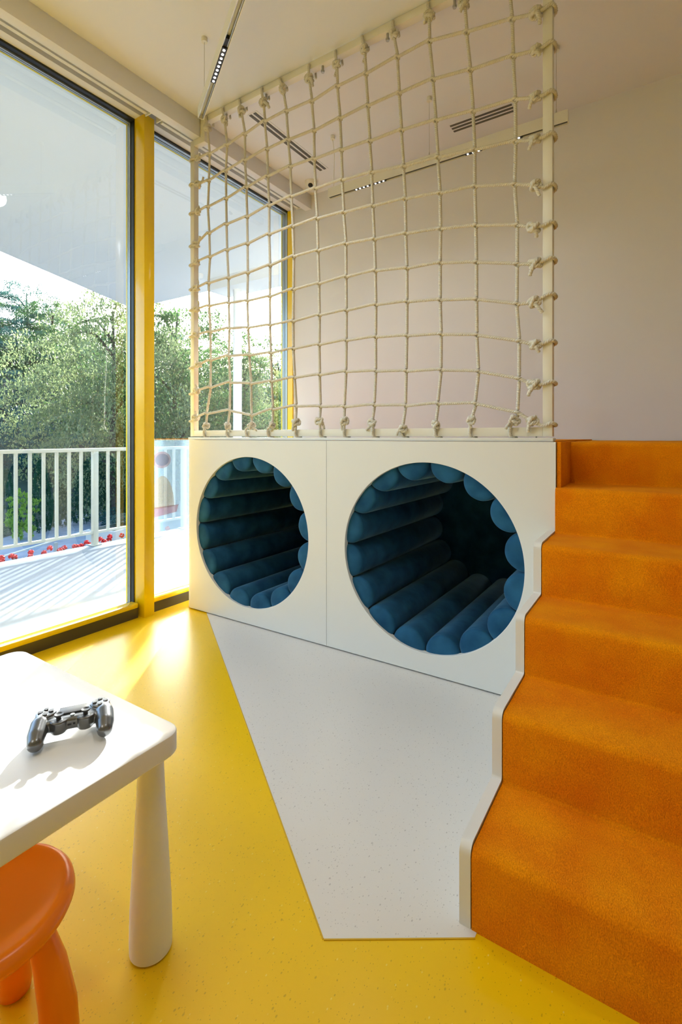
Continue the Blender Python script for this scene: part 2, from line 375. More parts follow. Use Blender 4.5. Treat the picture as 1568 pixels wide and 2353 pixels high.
r = empty('dome_camera', 'small white dome security camera with dark lens on the ceiling', 'camera', (-2.455, 3.32, CZ))
bm = bmesh.new(); lathe(bm, [(.052, 0), (.052, -.012), (.047, -.03), (.036, -.045), (.02, -.053)], n=32); obj('housing', bm, M['metal_white'], r, smooth=40)
bm = bmesh.new(); bmesh.ops.create_uvsphere(bm, u_segments=20, v_segments=12, radius=.021, matrix=Matrix.Translation((.012, -.022, -.04))); obj('lens', bm, M['black'], r, smooth=True)
def profile_lamp(label, x0, y0, dx, dy, L, zb, h, wdt, modules, cables, glow=13):
    ang = math.atan2(dy, dx)
    r = empty('linear_lamp', label, 'lamp', (x0, y0, zb), ang)
    t = .0028; hw = wdt/2
    bm = bmesh.new(); box(bm, 0, L, -hw, -hw+t, 0, h); box(bm, 0, L, hw-t, hw, 0, h); box(bm, 0, L, -hw+t, hw-t, h-t, h)
    box(bm, 0, t, -hw+t, hw-t, 0, h-t); box(bm, L-t, L, -hw+t, hw-t, 0, h-t); box(bm, t, L-t, -hw+t, hw-t, h*.45, h*.45+.002)
    obj('housing', bm, M['metal_white'], r)
    bm = bmesh.new()
    for s in (-1, 1): box(bm, t, L-t, s*hw*.62-.0012, s*hw*.62+.0012, h*.1, h*.46)
    obj('track', bm, M['steel'], r)
    for (a, b, n, cone) in modules:
        md = bmesh.new(); box(md, a, b, -hw*.9, hw*.9, .001, h*.44)
        if cone: box(md, b, b+.05, -hw*.5, hw*.5, .008, h*.44)
        mo = obj('spot_module', md, M['black'], r)
        for k in range(n):
            c = a+(b-a)*(k+.5)/n; e = bmesh.new(); lathe(e, [(.0058, -.0008), (.0058, .0012)], (c, 0, 0), n=14)
            obj('led', e, M['led'], mo)
        sp = bpy.data.lights.new('spot', 'SPOT'); so_ = bpy.data.objects.new('spot_light', sp); COL.objects.link(so_); so_.parent = mo
        sp.energy = glow*n/8; sp.spot_size = math.radians(150); sp.spot_blend = 1; sp.shadow_soft_size = .06; sp.color = (.95, .97, 1); so_.location = ((a+b)/2, 0, -.02)
    for (c, ztop) in cables:
        cb = bmesh.new(); sweep(cb, [(c, 0, h), (c, 0, ztop-zb-.02)], circ(.0012, 6)); lathe(cb, [(.004, h), (.004, h+.012), (.0015, h+.03)], (c, 0, 0), n=10)
        obj('cable', cb, M['steel'], r)
        cb = bmesh.new(); lathe(cb, [(.016, 0), (.016, .024)], (c, 0, ztop-zb-.024), n=20); obj('ceiling_cup', cb, M['metal_white'], r, smooth=40)
    return r
profile_lamp('white linear lamp hung at an angle near the left ceiling beam with lit black spots', -2.133, 1.864, .863, -.505, 2.5, 2.90, .06, .032, ((.31, .555, 9, True), (1.75, 1.995, 9, True)), ((.1, CZ), (2.3, CZ)))  # second spot module is out of view, added to light floor and stairs
r = profile_lamp('long white linear lamp hung in front of the back wall behind the net', -1.983, 2.90, 1, 0, 1.56, 2.842, .064, .032, ((.21, .45, 8, False), (.99, 1.09, 3, False), (1.25, 1.32, 2, False)), ((.76, CZ), (1.50, CZ)), glow=3)
pw = bmesh.new(); sweep(pw, spline([(.04, 0, .06), (.04, 0, .16), (.043, 0, .30), (.03, 0, .40), (.015, 0, .43)], .02), circ(.0022, 8)); obj('power_cord', pw, M['metal_white'], r, smooth=True)
pw = bmesh.new(); lathe(pw, [(.016, 0), (.016, .024)], (.03, 0, CZ-2.842-.024), n=20); obj('ceiling_cup', pw, M['metal_white'], r, smooth=40)

# ------------------------------------------------------------ climbing platform with two padded tunnels
FY = 2.219; RADH = .46; HZ = .5645; HC = (-2.12, -.957); BX0, BX1, SEAM = -2.693, -.372, -1.536; ZT = 1.127
plat = empty('climbing_platform', 'white play platform with two round openings under the rope net', 'play platform', (BX0, FY, 0))
OX, OY = BX0, FY
def sh(bm):
    for v in bm.verts: v.co -= Vector((OX, OY, 0))
    return bm
def holed_panel(x0, x1, z0, z1, cx, cz, R, yf, th, cr=0):
    bm = bmesh.new(); n = 192
    angs = [2*PI*k/n for k in range(n)]
    corner = [math.atan2(z-cz, x-cx) % (2*PI) for x in (x0, x1) for z in (z0, z1)]
    for c in corner:
        k = min(range(n), key=lambda i: abs(((angs[i]-c+PI) % (2*PI))-PI)); angs[k] = c
    rings = {}
    def rect(a):
        c, s = math.cos(a), math.sin(a); t = 1e9
        if c > 1e-9: t = min(t, (x1-cx)/c)
        if c < -1e-9: t = min(t, (x0-cx)/c)
        if s > 1e-9: t = min(t, (z1-cz)/s)
        if s < -1e-9: t = min(t, (z0-cz)/s)
        return cx+c*t, cz+s*t
    e = .0015
    spec = [('r', yf+th, 0), ('r', yf, 0), ('c', yf, R+e), ('c', yf+e, R), ('c', yf+th, R)]
    L = []
    for kind, yy, rr in spec:
        L.append([bm.verts.new((*(lambda q: (q[0], yy, q[1]))(rect(a) if kind == 'r' else (cx+rr*math.cos(a), cz+rr*math.sin(a))),)) for a in angs])
    for i in range(len(L)):
        A, B = L[i], L[(i+1) % len(L)]
        for k in range(n): bm.faces.new((A[k], B[k], B[(k+1) % n], A[(k+1) % n]))
    bmesh.ops.recalc_face_normals(bm, faces=bm.faces[:]); return bm
CR = .06
obj('front_panel', sh(holed_panel(BX0+CR, SEAM-.0012, .008, ZT, HC[0], HZ, RADH, FY, .03)), M['white'], plat, smooth=30)
obj('front_panel', sh(holed_panel(SEAM+.0012, BX1, .008, ZT, HC[1], HZ, RADH, FY, .03)), M['white'], plat, smooth=30)
bm = bmesh.new()
outer = [(BX0+CR-CR*math.sin(a), FY+CR-CR*math.cos(a)) for a in [PI/2*k/12 for k in range(13)]]
inner = [(BX0+CR-(CR-.03)*math.sin(a), FY+CR-(CR-.03)*math.cos(a)) for a in [PI/2*k/12 for k in range(13)]]
prism(bm, outer+[(BX0, BW-.002), (BX0+.03, BW-.002)]+inner[::-1], 'Z', .008, ZT); obj('side_panel', sh(bm), M['white'], plat, smooth=30)
bm = bmesh.new(); prism(bm, [(BX1-.03, FY+.03), (BX1, FY+.03), (BX1, BW-.01), (BX1-.03, BW-.01)], 'Z', .008, ZT-.01); obj('side_panel', sh(bm), M['white'], plat)
bm = bmesh.new(); box(bm, BX0+.02, BX1-.02, FY+.02, FY+.05, 0, .03); obj('toe_kick', sh(bm), M['black'], plat)
bm = bmesh.new(); box(bm, -2.68, -.384, 2.232, 2.30, ZT+.001, 1.1445, bev=.004); obj('top_cap', sh(bm), M['white'], plat, smooth=40)
bm = bmesh.new(); box(bm, -2.66, -.3735, 2.27, BW-.005, ZT-.02, ZT+.005); obj('platform_carpet', sh(bm), M['carpet'], plat)
bm = bmesh.new(); box(bm, SEAM-.01, SEAM+.01, FY+.03, BW-.02, .01, ZT-.03); obj('divider', sh(bm), M['black'], plat)
rb = RADH*math.sin(PI/16)*.995
random.seed(4)
for hi, cx in enumerate(HC):
    bm = bmesh.new(); lathe(bm, [(.56, 3.405), (.56, 3.42)], (cx, 0, HZ), n=48, axis='Y')
    for v in bm.verts: v.co.z = max(v.co.z, .02); v.co.x = max(cx-.56, min(cx+.56, v.co.x))
    tl = obj('padded_tunnel', sh(bm), M['velvet'], plat)
    tl['label'] = 'tunnel lined with blue velvet bolsters'
    for k in range(16):
        a = math.radians(9.75+22.5*k)
        bc = Vector((cx+(RADH+.002)*math.cos(a), 0, HZ+(RADH+.002)*math.sin(a)))
        b = bmesh.new(); prof = [(.004, 2.2345), (rb*.45, 2.2350), (rb*.75, 2.2375), (rb*.90, 2.243), (rb*.965, 2.249), (rb*.985, 2.2565), (rb*.975, 2.2605), (rb*.995, 2.266), (rb, 2.30), (rb*1.01, 2.8), (rb, 3.38), (rb*.9, 3.39), (.01, 3.392)]
        lathe(b, prof, bc, n=44, axis='Y')
        sd = random.random()*50
        for v in b.verts:
            if v.co.y < 2.30:
                q = (v.co-bc); v.co.y += .0035*noise.noise(Vector((q.x*22+sd, q.z*22, sd)))
            else:
                q = Vector((v.co.x-bc.x, 0, v.co.z-bc.z)); L = q.length
                if L > .02: v.co += q/L*.0022*noise.noise(Vector((v.co.x*9, v.co.y*5+sd, v.co.z*9)))
        o = obj('bolster', sh(b), M['velvet'], tl, smooth=True)

# ------------------------------------------------------------ carpeted stairs
RISE, Z6 = .1875, 1.127
YR = [1.131, 1.400, 1.667, 1.935, 2.205, 2.480]
def stair_profile(off, zoff, rn, upto, ytop):
    pts = []
    n = upto
    pts.append((YR[0]-off, 0))
    for i in range(n):
        y = YR[i]-off; z = RISE*(i+1)+zoff
        for k in range(9):
            a = PI/2*k/8; pts.append((y+rn-rn*math.cos(a), z-rn+rn*math.sin(a)))
        yn = (YR[i+1]-off) if i+1 < n else ytop
        if i+1 < n:
            for k in range(4):
                a = PI/2*k/3; pts.append((yn-.008+.008*math.sin(a), z+.008-.008*math.cos(a)))
        else: pts.append((yn, z))
    return pts
stair = empty('carpeted_stairs', 'steps covered in orange carpet climbing beside the white platform', 'stairs', (-.372, 1.131, 0))
def sst(bm):
    for v in bm.verts: v.co -= Vector((-.372, 1.131, 0))
    return bm
prof = stair_profile(0, 0, .022, 6, BW-.004); poly = prof+[(BW-.004, 0)]
SX = 1.7
xs = [-.372+i*(SX+.372)/90 for i in range(91)]
def grid_extrude(prof, xs, amp, seed):
    # densify the long straight runs for a soft, uneven pile
    P = [Vector((0, *prof[0]))]
    for a, b in zip(prof, prof[1:]):
        a3, b3 = Vector((0, *a)), Vector((0, *b)); n = max(1, int((b3-a3).length/.02))
        for k in range(1, n+1): P.append(a3.lerp(b3, k/n))
    bm = bmesh.new(); rows = []
    for x in xs: rows.append([bm.verts.new((x, p.y, p.z)) for p in P])
    for A, B in zip(rows, rows[1:]):
        for k in range(len(P)-1): bm.faces.new((A[k], B[k], B[k+1], A[k+1]))
    bm.normal_update()
    for v in bm.verts:
        if v.co.z > .01: v.co += v.normal*amp*noise.noise(Vector((v.co.x*11, v.co.y*11+seed, v.co.z*11)))
    return bm, rows
# left part: the lowest four steps stand in front of the platform, the rest begins at its side panel
bm, rows = grid_extrude(prof, xs, .0022, 1)
A = rows[0]; base = [bm.verts.new((xs[0], BW-.004, 0))]
bm.faces.new(A+base)
B = rows[-1]; base2 = [bm.verts.new((xs[-1], BW-.004, 0))]
bm.faces.new(base2+B[::-1])
bmesh.ops.recalc_face_normals(bm, faces=bm.faces[:])
obj('carpet', sst(bm), M['carpet'], stair, smooth=50)
bm = bmesh.new(); box(bm, -.3695, -.352, 2.228, 2.50, .935, ZT+.001, bev=.004); obj('carpet_strip', sst(bm), M['carpet'], stair, smooth=40)
sp = stair_profile(.0, .006, .026, 4, FY-.001)
bm = bmesh.new(); prism(bm, sp+[(FY-.001, 0)], 'X', -.4015, -.3745)
es = [e for e in bm.edges if e.calc_face_angle(0) > .9 and abs(e.verts[0].co.x-e.verts[1].co.x) < 1e-6]
obj('side_board', sst(bm), M['white'], stair, smooth=30)
NODES = [
 [(-2.494,3.004),(-2.504,2.832),(-2.515,2.663),(-2.504,2.488),(-2.499,2.331),(-2.51,2.161),(-2.502,2.01),(-2.491,1.837),(-2.484,1.65),(-2.484,1.472),(-2.515,1.301)],
 [(-2.337,3.012),(-2.35,2.853),(-2.348,2.674),(-2.345,2.51),(-2.338,2.343),(-2.325,2.161),(-2.319,2.001),(-2.312,1.839),(-2.315,1.664),(-2.301,1.494),(-2.305,1.317)],
 [(-2.183,3.032),(-2.183,2.869),(-2.171,2.697),(-2.163,2.512),(-2.158,2.344),(-2.154,2.163),(-2.155,1.989),(-2.146,1.822),(-2.136,1.652),(-2.121,1.476),(-2.117,1.281)],
 [(-2.018,3.054),(-2.0,2.881),(-1.991,2.714),(-1.98,2.534),(-1.978,2.361),(-1.969,2.173),(-1.969,1.986),(-1.967,1.816),(-1.961,1.649),(-1.955,1.48),(-1.947,1.313)],
 [(-1.849,3.054),(-1.833,2.88),(-1.816,2.719),(-1.806,2.542),(-1.795,2.365),(-1.787,2.19),(-1.789,2.0),(-1.792,1.817),(-1.791,1.659),(-1.783,1.492),(-1.773,1.327)],
 [(-1.661,3.041),(-1.644,2.868),(-1.641,2.708),(-1.631,2.539),(-1.619,2.368),(-1.614,2.188),(-1.608,2.004),(-1.606,1.828),(-1.609,1.665),(-1.608,1.496),(-1.604,1.319)],
 [(-1.485,3.057),(-1.467,2.874),(-1.458,2.7),(-1.452,2.536),(-1.442,2.359),(-1.43,2.188),(-1.43,2.011),(-1.43,1.831),(-1.432,1.67),(-1.435,1.502),(-1.445,1.313)],
 [(-1.304,3.051),(-1.292,2.878),(-1.28,2.69),(-1.27,2.524),(-1.264,2.35),(-1.256,2.176),(-1.252,2.012),(-1.25,1.836),(-1.252,1.669),(-1.252,1.492),(-1.26,1.316)],
 [(-1.12,3.061),(-1.11,2.876),(-1.099,2.687),(-1.088,2.503),(-1.08,2.34),(-1.078,2.167),(-1.073,1.993),(-1.073,1.826),(-1.074,1.656),(-1.077,1.479),(-1.08,1.306)],
 [(-0.947,3.067),(-0.93,2.876),(-0.917,2.675),(-0.907,2.494),(-0.897,2.321),(-0.895,2.149),(-0.897,1.986),(-0.897,1.808),(-0.892,1.642),(-0.892,1.471),(-0.906,1.31)],
 [(-0.763,3.031),(-0.747,2.85),(-0.735,2.655),(-0.728,2.476),(-0.728,2.307),(-0.723,2.125),(-0.72,1.955),(-0.719,1.783),(-0.717,1.618),(-0.709,1.45),(-0.722,1.303)],
 [(-0.558,2.999),(-0.554,2.835),(-0.546,2.64),(-0.544,2.456),(-0.548,2.266),(-0.537,2.083),(-0.537,1.911),(-0.538,1.735),(-0.527,1.569),(-0.527,1.404),(-0.533,1.255)],
]
TOPX = [(-2.522,3.266),(-2.365,3.264),(-2.218,3.263),(-2.033,3.265),(-1.889,3.265),(-1.677,3.256),(-1.496,3.258),(-1.328,3.268),(-1.147,3.263),(-0.955,3.266),(-0.788,3.26),(-0.576,3.262)]
TOPK = [(-2.504,3.179),(-2.347,3.176),(-2.199,3.18),(-2.015,3.164),(-1.864,3.187),(-1.673,3.174),(-1.485,3.177),(-1.312,3.187),(-1.14,3.188),(-0.948,3.191),(-0.772,3.172),(-0.572,3.182)]
BOTX = [(-2.536,1.177),(-2.325,1.176),(-2.157,1.175),(-1.98,1.174),(-1.769,1.173),(-1.596,1.173),(-1.438,1.172),(-1.26,1.17),(-1.091,1.169),(-0.914,1.168),(-0.744,1.168),(-0.563,1.167)]
BOTK = [(-2.52,1.221),(-2.32,1.218),(-2.115,1.216),(-1.949,1.217),(-1.769,1.231),(-1.6,1.235),(-1.438,1.232),(-1.264,1.222),(-1.091,1.189),(-0.914,1.207),(-0.74,1.226),(-0.546,1.22)]
RK = [(-0.456,2.975),(-0.455,2.816),(-0.459,2.613),(-0.461,2.432),(-0.459,2.233),(-0.464,2.053),(-0.459,1.896),(-0.464,1.73),(-0.46,1.547),(-0.464,1.374),(-0.472,1.216)]
RL = [(-0.407,2.984),(-0.407,2.825),(-0.407,2.617),(-0.407,2.438),(-0.407,2.221),(-0.407,2.059),(-0.407,1.907),(-0.407,1.754),(-0.407,1.555),(-0.407,1.38),(-0.407,1.203)]
LK = [(-2.601,3.011),(-2.595,2.835),(-2.601,2.655),(-2.617,2.439),(-2.612,2.319),(-2.617,2.145),(-2.611,2.003),(-2.615,1.832),(-2.59,1.629),(-2.612,1.456),(-2.623,1.274)]
LL = [(-2.673,3.017),(-2.673,2.852),(-2.673,2.656),(-2.673,2.436),(-2.673,2.308),(-2.673,2.143),(-2.673,2.003),(-2.673,1.825),(-2.673,1.613),(-2.673,1.437),(-2.673,1.253)]

# ------------------------------------------------------------ rope net and its frame
NY = 2.255
frame = empty('net_frame', 'white square-tube frame standing on the platform and reaching the ceiling', 'frame', (-2.683, NY, 1.15))
def fp(name, a): return lb(name, a, M['metal_white'], frame, -2.683, NY, 1.15, .0015)
FD = .04
fp('post', (-2.683, -2.647, NY, NY+FD, 1.15, 3.148)); fp('post', (-.430, -.391, NY, NY+FD, 1.15, CZ-.001))
fp('bottom_bar', (-2.647, -.430, NY, NY+FD, 1.15, 1.19)); fp('top_bar', (-2.585, -.430, NY, NY+FD, 3.232, CZ-.002))
fp('notch_bar', (-2.647, -2.545, NY, NY+FD, 3.108, 3.148)); fp('notch_post', (-2.586, -2.545, NY, NY+FD, 3.148, 3.2321))
for x in (-2.2, -1.252, -.46):
    b = bmesh.new(); lathe(b, [(.0035, 1.143-1.15), (.0035, .002)], (x+2.683, .02, 0), n=10); obj('spacer_pin', b, M['steel'], frame)
for x in (-2.36, -2.02, -1.60, -1.19, -.83, -.62):
    b = bmesh.new(); lathe(b, [(.009, 3.195-1.15), (.011, 3.205-1.15), (.007, 3.212-1.15), (.007, 3.234-1.15)], (x+2.683, FD*.5, 0), n=12); obj('bolt', b, M['steel'], frame, smooth=40)
net = empty('climbing_net', 'knotted cream rope climbing net tied to the white frame', 'climbing net', (-2.5, NY, 1.2))
NO = Vector((-2.5, NY, 1.2))
RR = .0077
def rope_prof(R=RR, n=12): return [((.72+.28*abs(math.cos(1.5*a)))*R*1.1*math.cos(a), (.72+.28*abs(math.cos(1.5*a)))*R*1.1*math.sin(a)) for a in [2*PI*k/n for k in range(n)]]
TW = -2*PI/.030
RP = rope_prof()
random.seed(8)
YN = NY-.004
def nodeY(c, r): return YN+.006*math.sin(c*.6+r*.4)
def V(x, z, y): return Vector((x, y, z))-NO
def wrap(bm, x, z, y):
    """small hitch of rope where two ropes cross"""
    pts = []
    for k in range(15):
        a = 2*PI*k/14*1.0; pts.append((x+.0128*math.cos(a)*.8-.001, y-.001+.0125*math.sin(a), z+.006*math.sin(a*.5)-.007+.0014*k/3))
    sweep(bm, [Vector(p)-NO for p in pts], [(p[0]*.8, p[1]*.8) for p in RP], TW)
ncol, nrow = 12, 11
for c in range(ncol):
    pts = []
    tx, tz = TOPX[c]; kx, kz = TOPK[c]
    # from the knot behind/over the top bar and down through all crossings to the bottom bar
    pts += [V(tx+.006, tz-.045, NY+FD+.012), V(tx, CZ-.012, NY+FD+.008), V(tx-.002, CZ-.008, NY+.012), V(tx, tz-.012, NY-.009), V(tx*.4+kx*.6, kz+.03, NY-.010), V(kx, kz, NY-.010)]
    if c == 11: pass
    for r in range(nrow):
        x, z = NODES[c][r]; pts += [V(x, z+.012, nodeY(c, r)+.004), V(x, z-.012, nodeY(c, r)+.004)]
    bxx, bz = BOTX[c]; kx2, kz2 = BOTK[c]
    pts += [V(kx2, kz2, NY-.010), V(bxx, 1.196, NY-.010), V(bxx-.003, 1.17, NY-.0105), V(bxx+.002, 1.1485, NY-.004), V(bxx+.02, 1.1435, NY+.02)]
    bm = bmesh.new(); sweep(bm, spline(pts, .0042), RP, TW); obj('rope', bm, M['rope'], net, smooth=True)
def postloop(x0, x1, z, dz):
    """rope once round an upright post"""
    m = RR; a = [(x0-m, NY-.004), (x0+.005, NY-m-.001), (x1-.004, NY-m-.001), (x1+m, NY+.004), (x1+m, NY+FD-.003), (x1-.006, NY+FD+m), (x0+.006, NY+FD+m), (x0-m, NY+FD-.004)]
    return a
for r in range(nrow):
    bm = bmesh.new(); pts = []
    lx, lz = LK[r]; lz2 = LL[r][1]
    pts += [V(-2.645, lz+.006, NY+FD+.004), V(-2.665, lz2+.01, NY+FD+.008), V(-2.690, lz2+.004, NY+FD-.006), V(-2.691, lz2, NY+.004), V(-2.674, lz2, NY-.009), V(-2.65, lz2+.002, NY-.009), V(lx, lz, NY-.008)]
    for c in range(ncol):
        x, z = NODES[c][r]; y = nodeY(c, r)
        pts += [V(x-.009, z+.003, y-.006), V(x+.009, z-.003, y-.006)]
        wrap(bm, x, z, y)
    kx, kz = RK[r]; lz3 = RL[r][1]
    pts += [V(kx, kz, NY-.010), V(-.425, lz3-.006, NY-.010), V(-.396, lz3+.004, NY-.009), V(-.383, lz3+.001, NY+.006), V(-.383, lz3-.004, NY+FD-.005), V(-.40, lz3-.008, NY+FD+.008), V(-.43, lz3-.01, NY+FD+.006)]
    sweep(bm, spline(pts, .0042), RP, TW); obj('rope', bm, M['rope'], net, smooth=True)
# tie knots: three tied shapes
def knot_mesh(seed):
    rnd = random.Random(seed); bm = bmesh.new(); pts = []
    s = .0078
    for k in range(64):
        t = 2*PI*k/64; pts.append((s*(math.sin(t)+2*math.sin(2*t))*.95, s*(math.cos(t)-2*math.cos(2*t))*.8, -s*1.5*math.sin(3*t)))
    sweep(bm, spline(pts, .004, True), [(p[0]*1.0, p[1]*1.0) for p in RP], TW, closed=True)
    for q in range(2):
        pts = [(.0145*math.cos(a), .0135*math.sin(a), (-.010, .012)[q]+.004*math.sin(a+seed)) for a in [2*PI*k/18 for k in range(18)]]
        sweep(bm, pts, RP, TW, closed=True)
    L = (.034, .042, .05)[seed % 3]; dx = (.5, -.6, .9)[seed % 3]
    tail = [(0, -.008, -.005), (.010*dx, -.013, -.014), (.022*dx, -.011, -.5*L-.006), (.030*dx, -.004, -L)]
    sweep(bm, spline(tail, .004), [(p[0]*.92, p[1]*.92) for p in RP], TW)
    me = bpy.data.meshes.new('knot'); bm.normal_update(); bm.to_mesh(me); bm.free(); me.materials.append(M['rope'])
    for p in me.polygons: p.use_smooth = True
    return me
KM = [knot_mesh(i) for i in range(3)]
def knot(x, z, rot, sc=1.0, y=NY-.012):
    o = bpy.data.objects.new('knot', KM[random.randrange(3)]); COL.objects.link(o); o.parent = net
    o.location = V(x, z, y); o.rotation_euler = rot; o.scale = (sc, sc*.9, sc)
for c in range(ncol):
    if TOPK[c][1] < 3.3: knot(TOPK[c][0], TOPK[c][1], (random.uniform(-.3, .3), random.uniform(-.3, .3), random.uniform(0, 6)), random.uniform(.95, 1.15), NY-.010)
    knot(BOTK[c][0], BOTK[c][1], (random.uniform(-.3, .3), random.uniform(-.4, .4), random.uniform(-1, 1)+PI*(c % 2)), random.uniform(.95, 1.12), NY-.010)
for r in range(nrow):
    knot(RK[r][0], RK[r][1], (random.uniform(-.2, .2), random.uniform(-.3, .3), random.uniform(-.5, .5)), random.uniform(1.0, 1.15), NY-.010)
    knot(LK[r][0], LK[r][1], (random.uniform(-.2, .2)+PI, random.uniform(-.3, .3), random.uniform(-.5, .5)), random.uniform(.9, 1.05), NY-.008)

# ------------------------------------------------------------ table
TX, TY = -.965, .70
def rrect(x0, x1, y0, y1, r, n=8):
    p = []
    for cx, cy, a0 in ((x1-r, y1-r, 0), (x0+r, y1-r, 90), (x0+r, y0+r, 180), (x1-r, y0+r, 270)):
        for k in range(n+1):
            a = math.radians(a0+90*k/n); p.append((cx+r*math.cos(a), cy+r*math.sin(a)))
    return p
tb = empty('play_table', 'low white plastic table with rounded corners carrying a game controller', 'table', (-1.31, .4805, 0))
x0, x1, y0, y1 = -1.70, -.922, .206, .758
bm = bmesh.new(); rings = []
for (ins, z) in ((.004, .431), (.0, .4355), (.0, .4745), (.0015, .478), (.005, .480)):
    rings.append([bm.verts.new((x+1.31, y-.4805, z)) for x, y in rrect(x0+ins, x1-ins, y0+ins, y1-ins, .042-ins)])
for A, B in zip(rings, rings[1:]):
    n = len(A)
    for k in range(n): bm.faces.new((A[k], A[(k+1) % n], B[(k+1) % n], B[k]))
bm.faces.new(rings[0][::-1]); bm.faces.new(rings[-1]); bmesh.ops.recalc_face_normals(bm, faces=bm.faces[:])
obj('table_top', bm, M['plastic_white'], tb, smooth=35)
for sx, sy in ((1, 1), (-1, 1), (1, -1), (-1, -1)):
    cx = (-.965 if sx > 0 else -1.657)+1.31; cy = (.700 if sy > 0 else .264)-.4805
    bm = bmesh.new()
    lathe(bm, [(.040, 0), (.0455, .004), (.0462, .03), (.0445, .10), (.038, .22), (.031, .34), (.027, .432)], (cx, cy, 0), n=40)
    obj('leg', bm, M['plastic_white'], tb, smooth=40)
# ------------------------------------------------------------ stool
st = empty('round_stool', 'orange plastic stool with a round dished seat half under the white table', 'stool', (-1.035, .40, 0), .0)
bm = bmesh.new()
lathe(bm, [(.02, .258), (.10, .258), (.130, .262), (.143, .270), (.147, .279), (.145, .290), (.139, .2975), (.131, .3000), (.123, .2985), (.115, .2945), (.09, .289), (.05, .2865), (.004, .286)], n=72)
obj('seat', bm, M['orange_plastic'], st, smooth=60)
for k in range(4):
    a = PI/4+PI/2*k; d = Vector((math.cos(a), math.sin(a)))
    bm = bmesh.new(); pr = [(.024, .002), (.030, .006), (.0325, .03), (.032, .09), (.028, .17), (.0225, .235), (.021, .262)]
    def c_at(z): t = z/.262; return d*(.128-.045*t+.012*math.sin(t*PI))
    rings = []
    for rr, z in pr:
        cc = c_at(z); rings.append([bm.verts.new((cc.x+rr*math.cos(b), cc.y+rr*math.sin(b), z)) for b in [2*PI*i/32 for i in range(32)]])
    for A, B in zip(rings, rings[1:]):
        for i in range(32): bm.faces.new((A[i], A[(i+1) % 32], B[(i+1) % 32], B[i]))
    bm.faces.new(rings[0][::-1]); bm.faces.new(rings[-1]); bmesh.ops.recalc_face_normals(bm, faces=bm.faces[:])
    obj('leg', bm, M['orange_plastic'], st, smooth=50)

# ------------------------------------------------------------ game controller
CA = math.atan2(.111, .072)
gc = empty('game_controller', 'dark grey metallic game controller lying on the white table', 'game controller', (-1.069, .5755, .4805), CA)
PITCH = math.radians(-3)
def blob_mesh(build, voxel, smooth_it):
    bm = bmesh.new(); build(bm); me = bpy.data.meshes.new('tmp'); bm.to_mesh(me); bm.free()
    o = bpy.data.objects.new('tmp', me); COL.objects.link(o)
    m = o.modifiers.new('r', 'REMESH'); m.mode = 'VOXEL'; m.voxel_size = voxel; m.use_smooth_shade = True
    s = o.modifiers.new('s', 'SMOOTH'); s.factor = .5; s.iterations = smooth_it
    dg = bpy.context.evaluated_depsgraph_get(); out = bpy.data.meshes.new_from_object(o.evaluated_get(dg)); bpy.data.objects.remove(o, do_unlink=True)
    for p in out.polygons: p.use_smooth = True
    return out
def capsule(bm, pts, rad, n=20, flat=1.0):
    """ellipsoid chain"""
    k = 14
    for (a, ra), (b, rb_) in zip(zip(pts, rad), zip(pts[1:], rad[1:])):
        for i in range(k+1):
            t = i/k; c = Vector(a).lerp(Vector(b), t); r = ra+(rb_-ra)*t
            bmesh.ops.create_uvsphere(bm, u_segments=n, v_segments=n//2, radius=r, matrix=Matrix.Translation(c) @ Matrix.Diagonal((1, 1, flat, 1)))
def body(bm):
    box(bm, -.052, .052, .038, .090, .017, .0435, bev=.007, seg=3)
    for s in (-1, 1):
        capsule(bm, [(s*.060, .078, .0325), (s*.064, .055, .031), (s*.0665, .028, .0245), (s*.0665, .010, .0185)], [.0185, .0205, .0195, .0165], flat=.98)
        lathe(bm, [(.0150, .014), (.0185, .024), (.0190, .0405), (.0175, .0430)], (s*.0265, .047, 0), n=28)
        lathe(bm, [(.017, .03), (.0205, .040), (.0205, .0475), (.0195, .049)], (s*.055, .077, 0), n=28)
        box(bm, s*.055-.014, s*.055+.014, .085, .104, .012, .036, bev=.006)
me = blob_mesh(body, .0016, 5); bo = link('body', me, M['controller'], gc)
for s in (-1, 1):
    b = bmesh.new(); lathe(b, [(.0055, .040), (.0050, .0465), (.0060, .0490), (.0088, .0505), (.0094, .0525), (.0090, .0540), (.0075, .0538), (.0060, .0528), (.001, .0526)], (s*.0265, .047, 0), n=32); obj('thumbstick', b, M['controller_dark'], gc, smooth=50)
    b = bmesh.new(); lathe(b, [(.0118, .0418), (.0118, .0432), (.0100, .0434), (.0092, .0420)], (s*.0265, .047, 0), n=36); obj('stick_ring', b, M['controller'], gc, smooth=30)
for dx, dy in ((0, .0115), (0, -.0115), (.0115, 0), (-.0115, 0)):
    b = bmesh.new(); lathe(b, [(.0050, .047), (.0050, .0508), (.0042, .0516), (.001, .0517)], (.055+dx, .077+dy, 0), n=24); obj('button', b, M['controller'], gc, smooth=40)
    b = bmesh.new(); a = math.atan2(dy, dx); L = .0042
    pts = [(-.0035, 0), (-.0005, -.0042), (.0052, -.0042), (.0065, -.003), (.0065, .003), (.0052, .0042), (-.0005, .0042)]
    pts = [(-.055+dx*.78+x*math.cos(a)-y*math.sin(a), .077+dy*.78+x*math.sin(a)+y*math.cos(a)) for x, y in pts]
    prism(b, pts, 'Z', .047, .0512); obj('direction_button', b, M['controller_dark'], gc)
b = bmesh.new(); box(b, -.0285, .0285, .060, .090, .0435, .0462, bev=.0012); obj('touchpad', b, M['controller_dark'], gc, smooth=40)
b = bmesh.new(); lathe(b, [(.0045, .0425), (.0045, .0458), (.001, .0462)], (0, .0515, 0), n=20); obj('home_button', b, M['grey_alu'], gc, smooth=40)
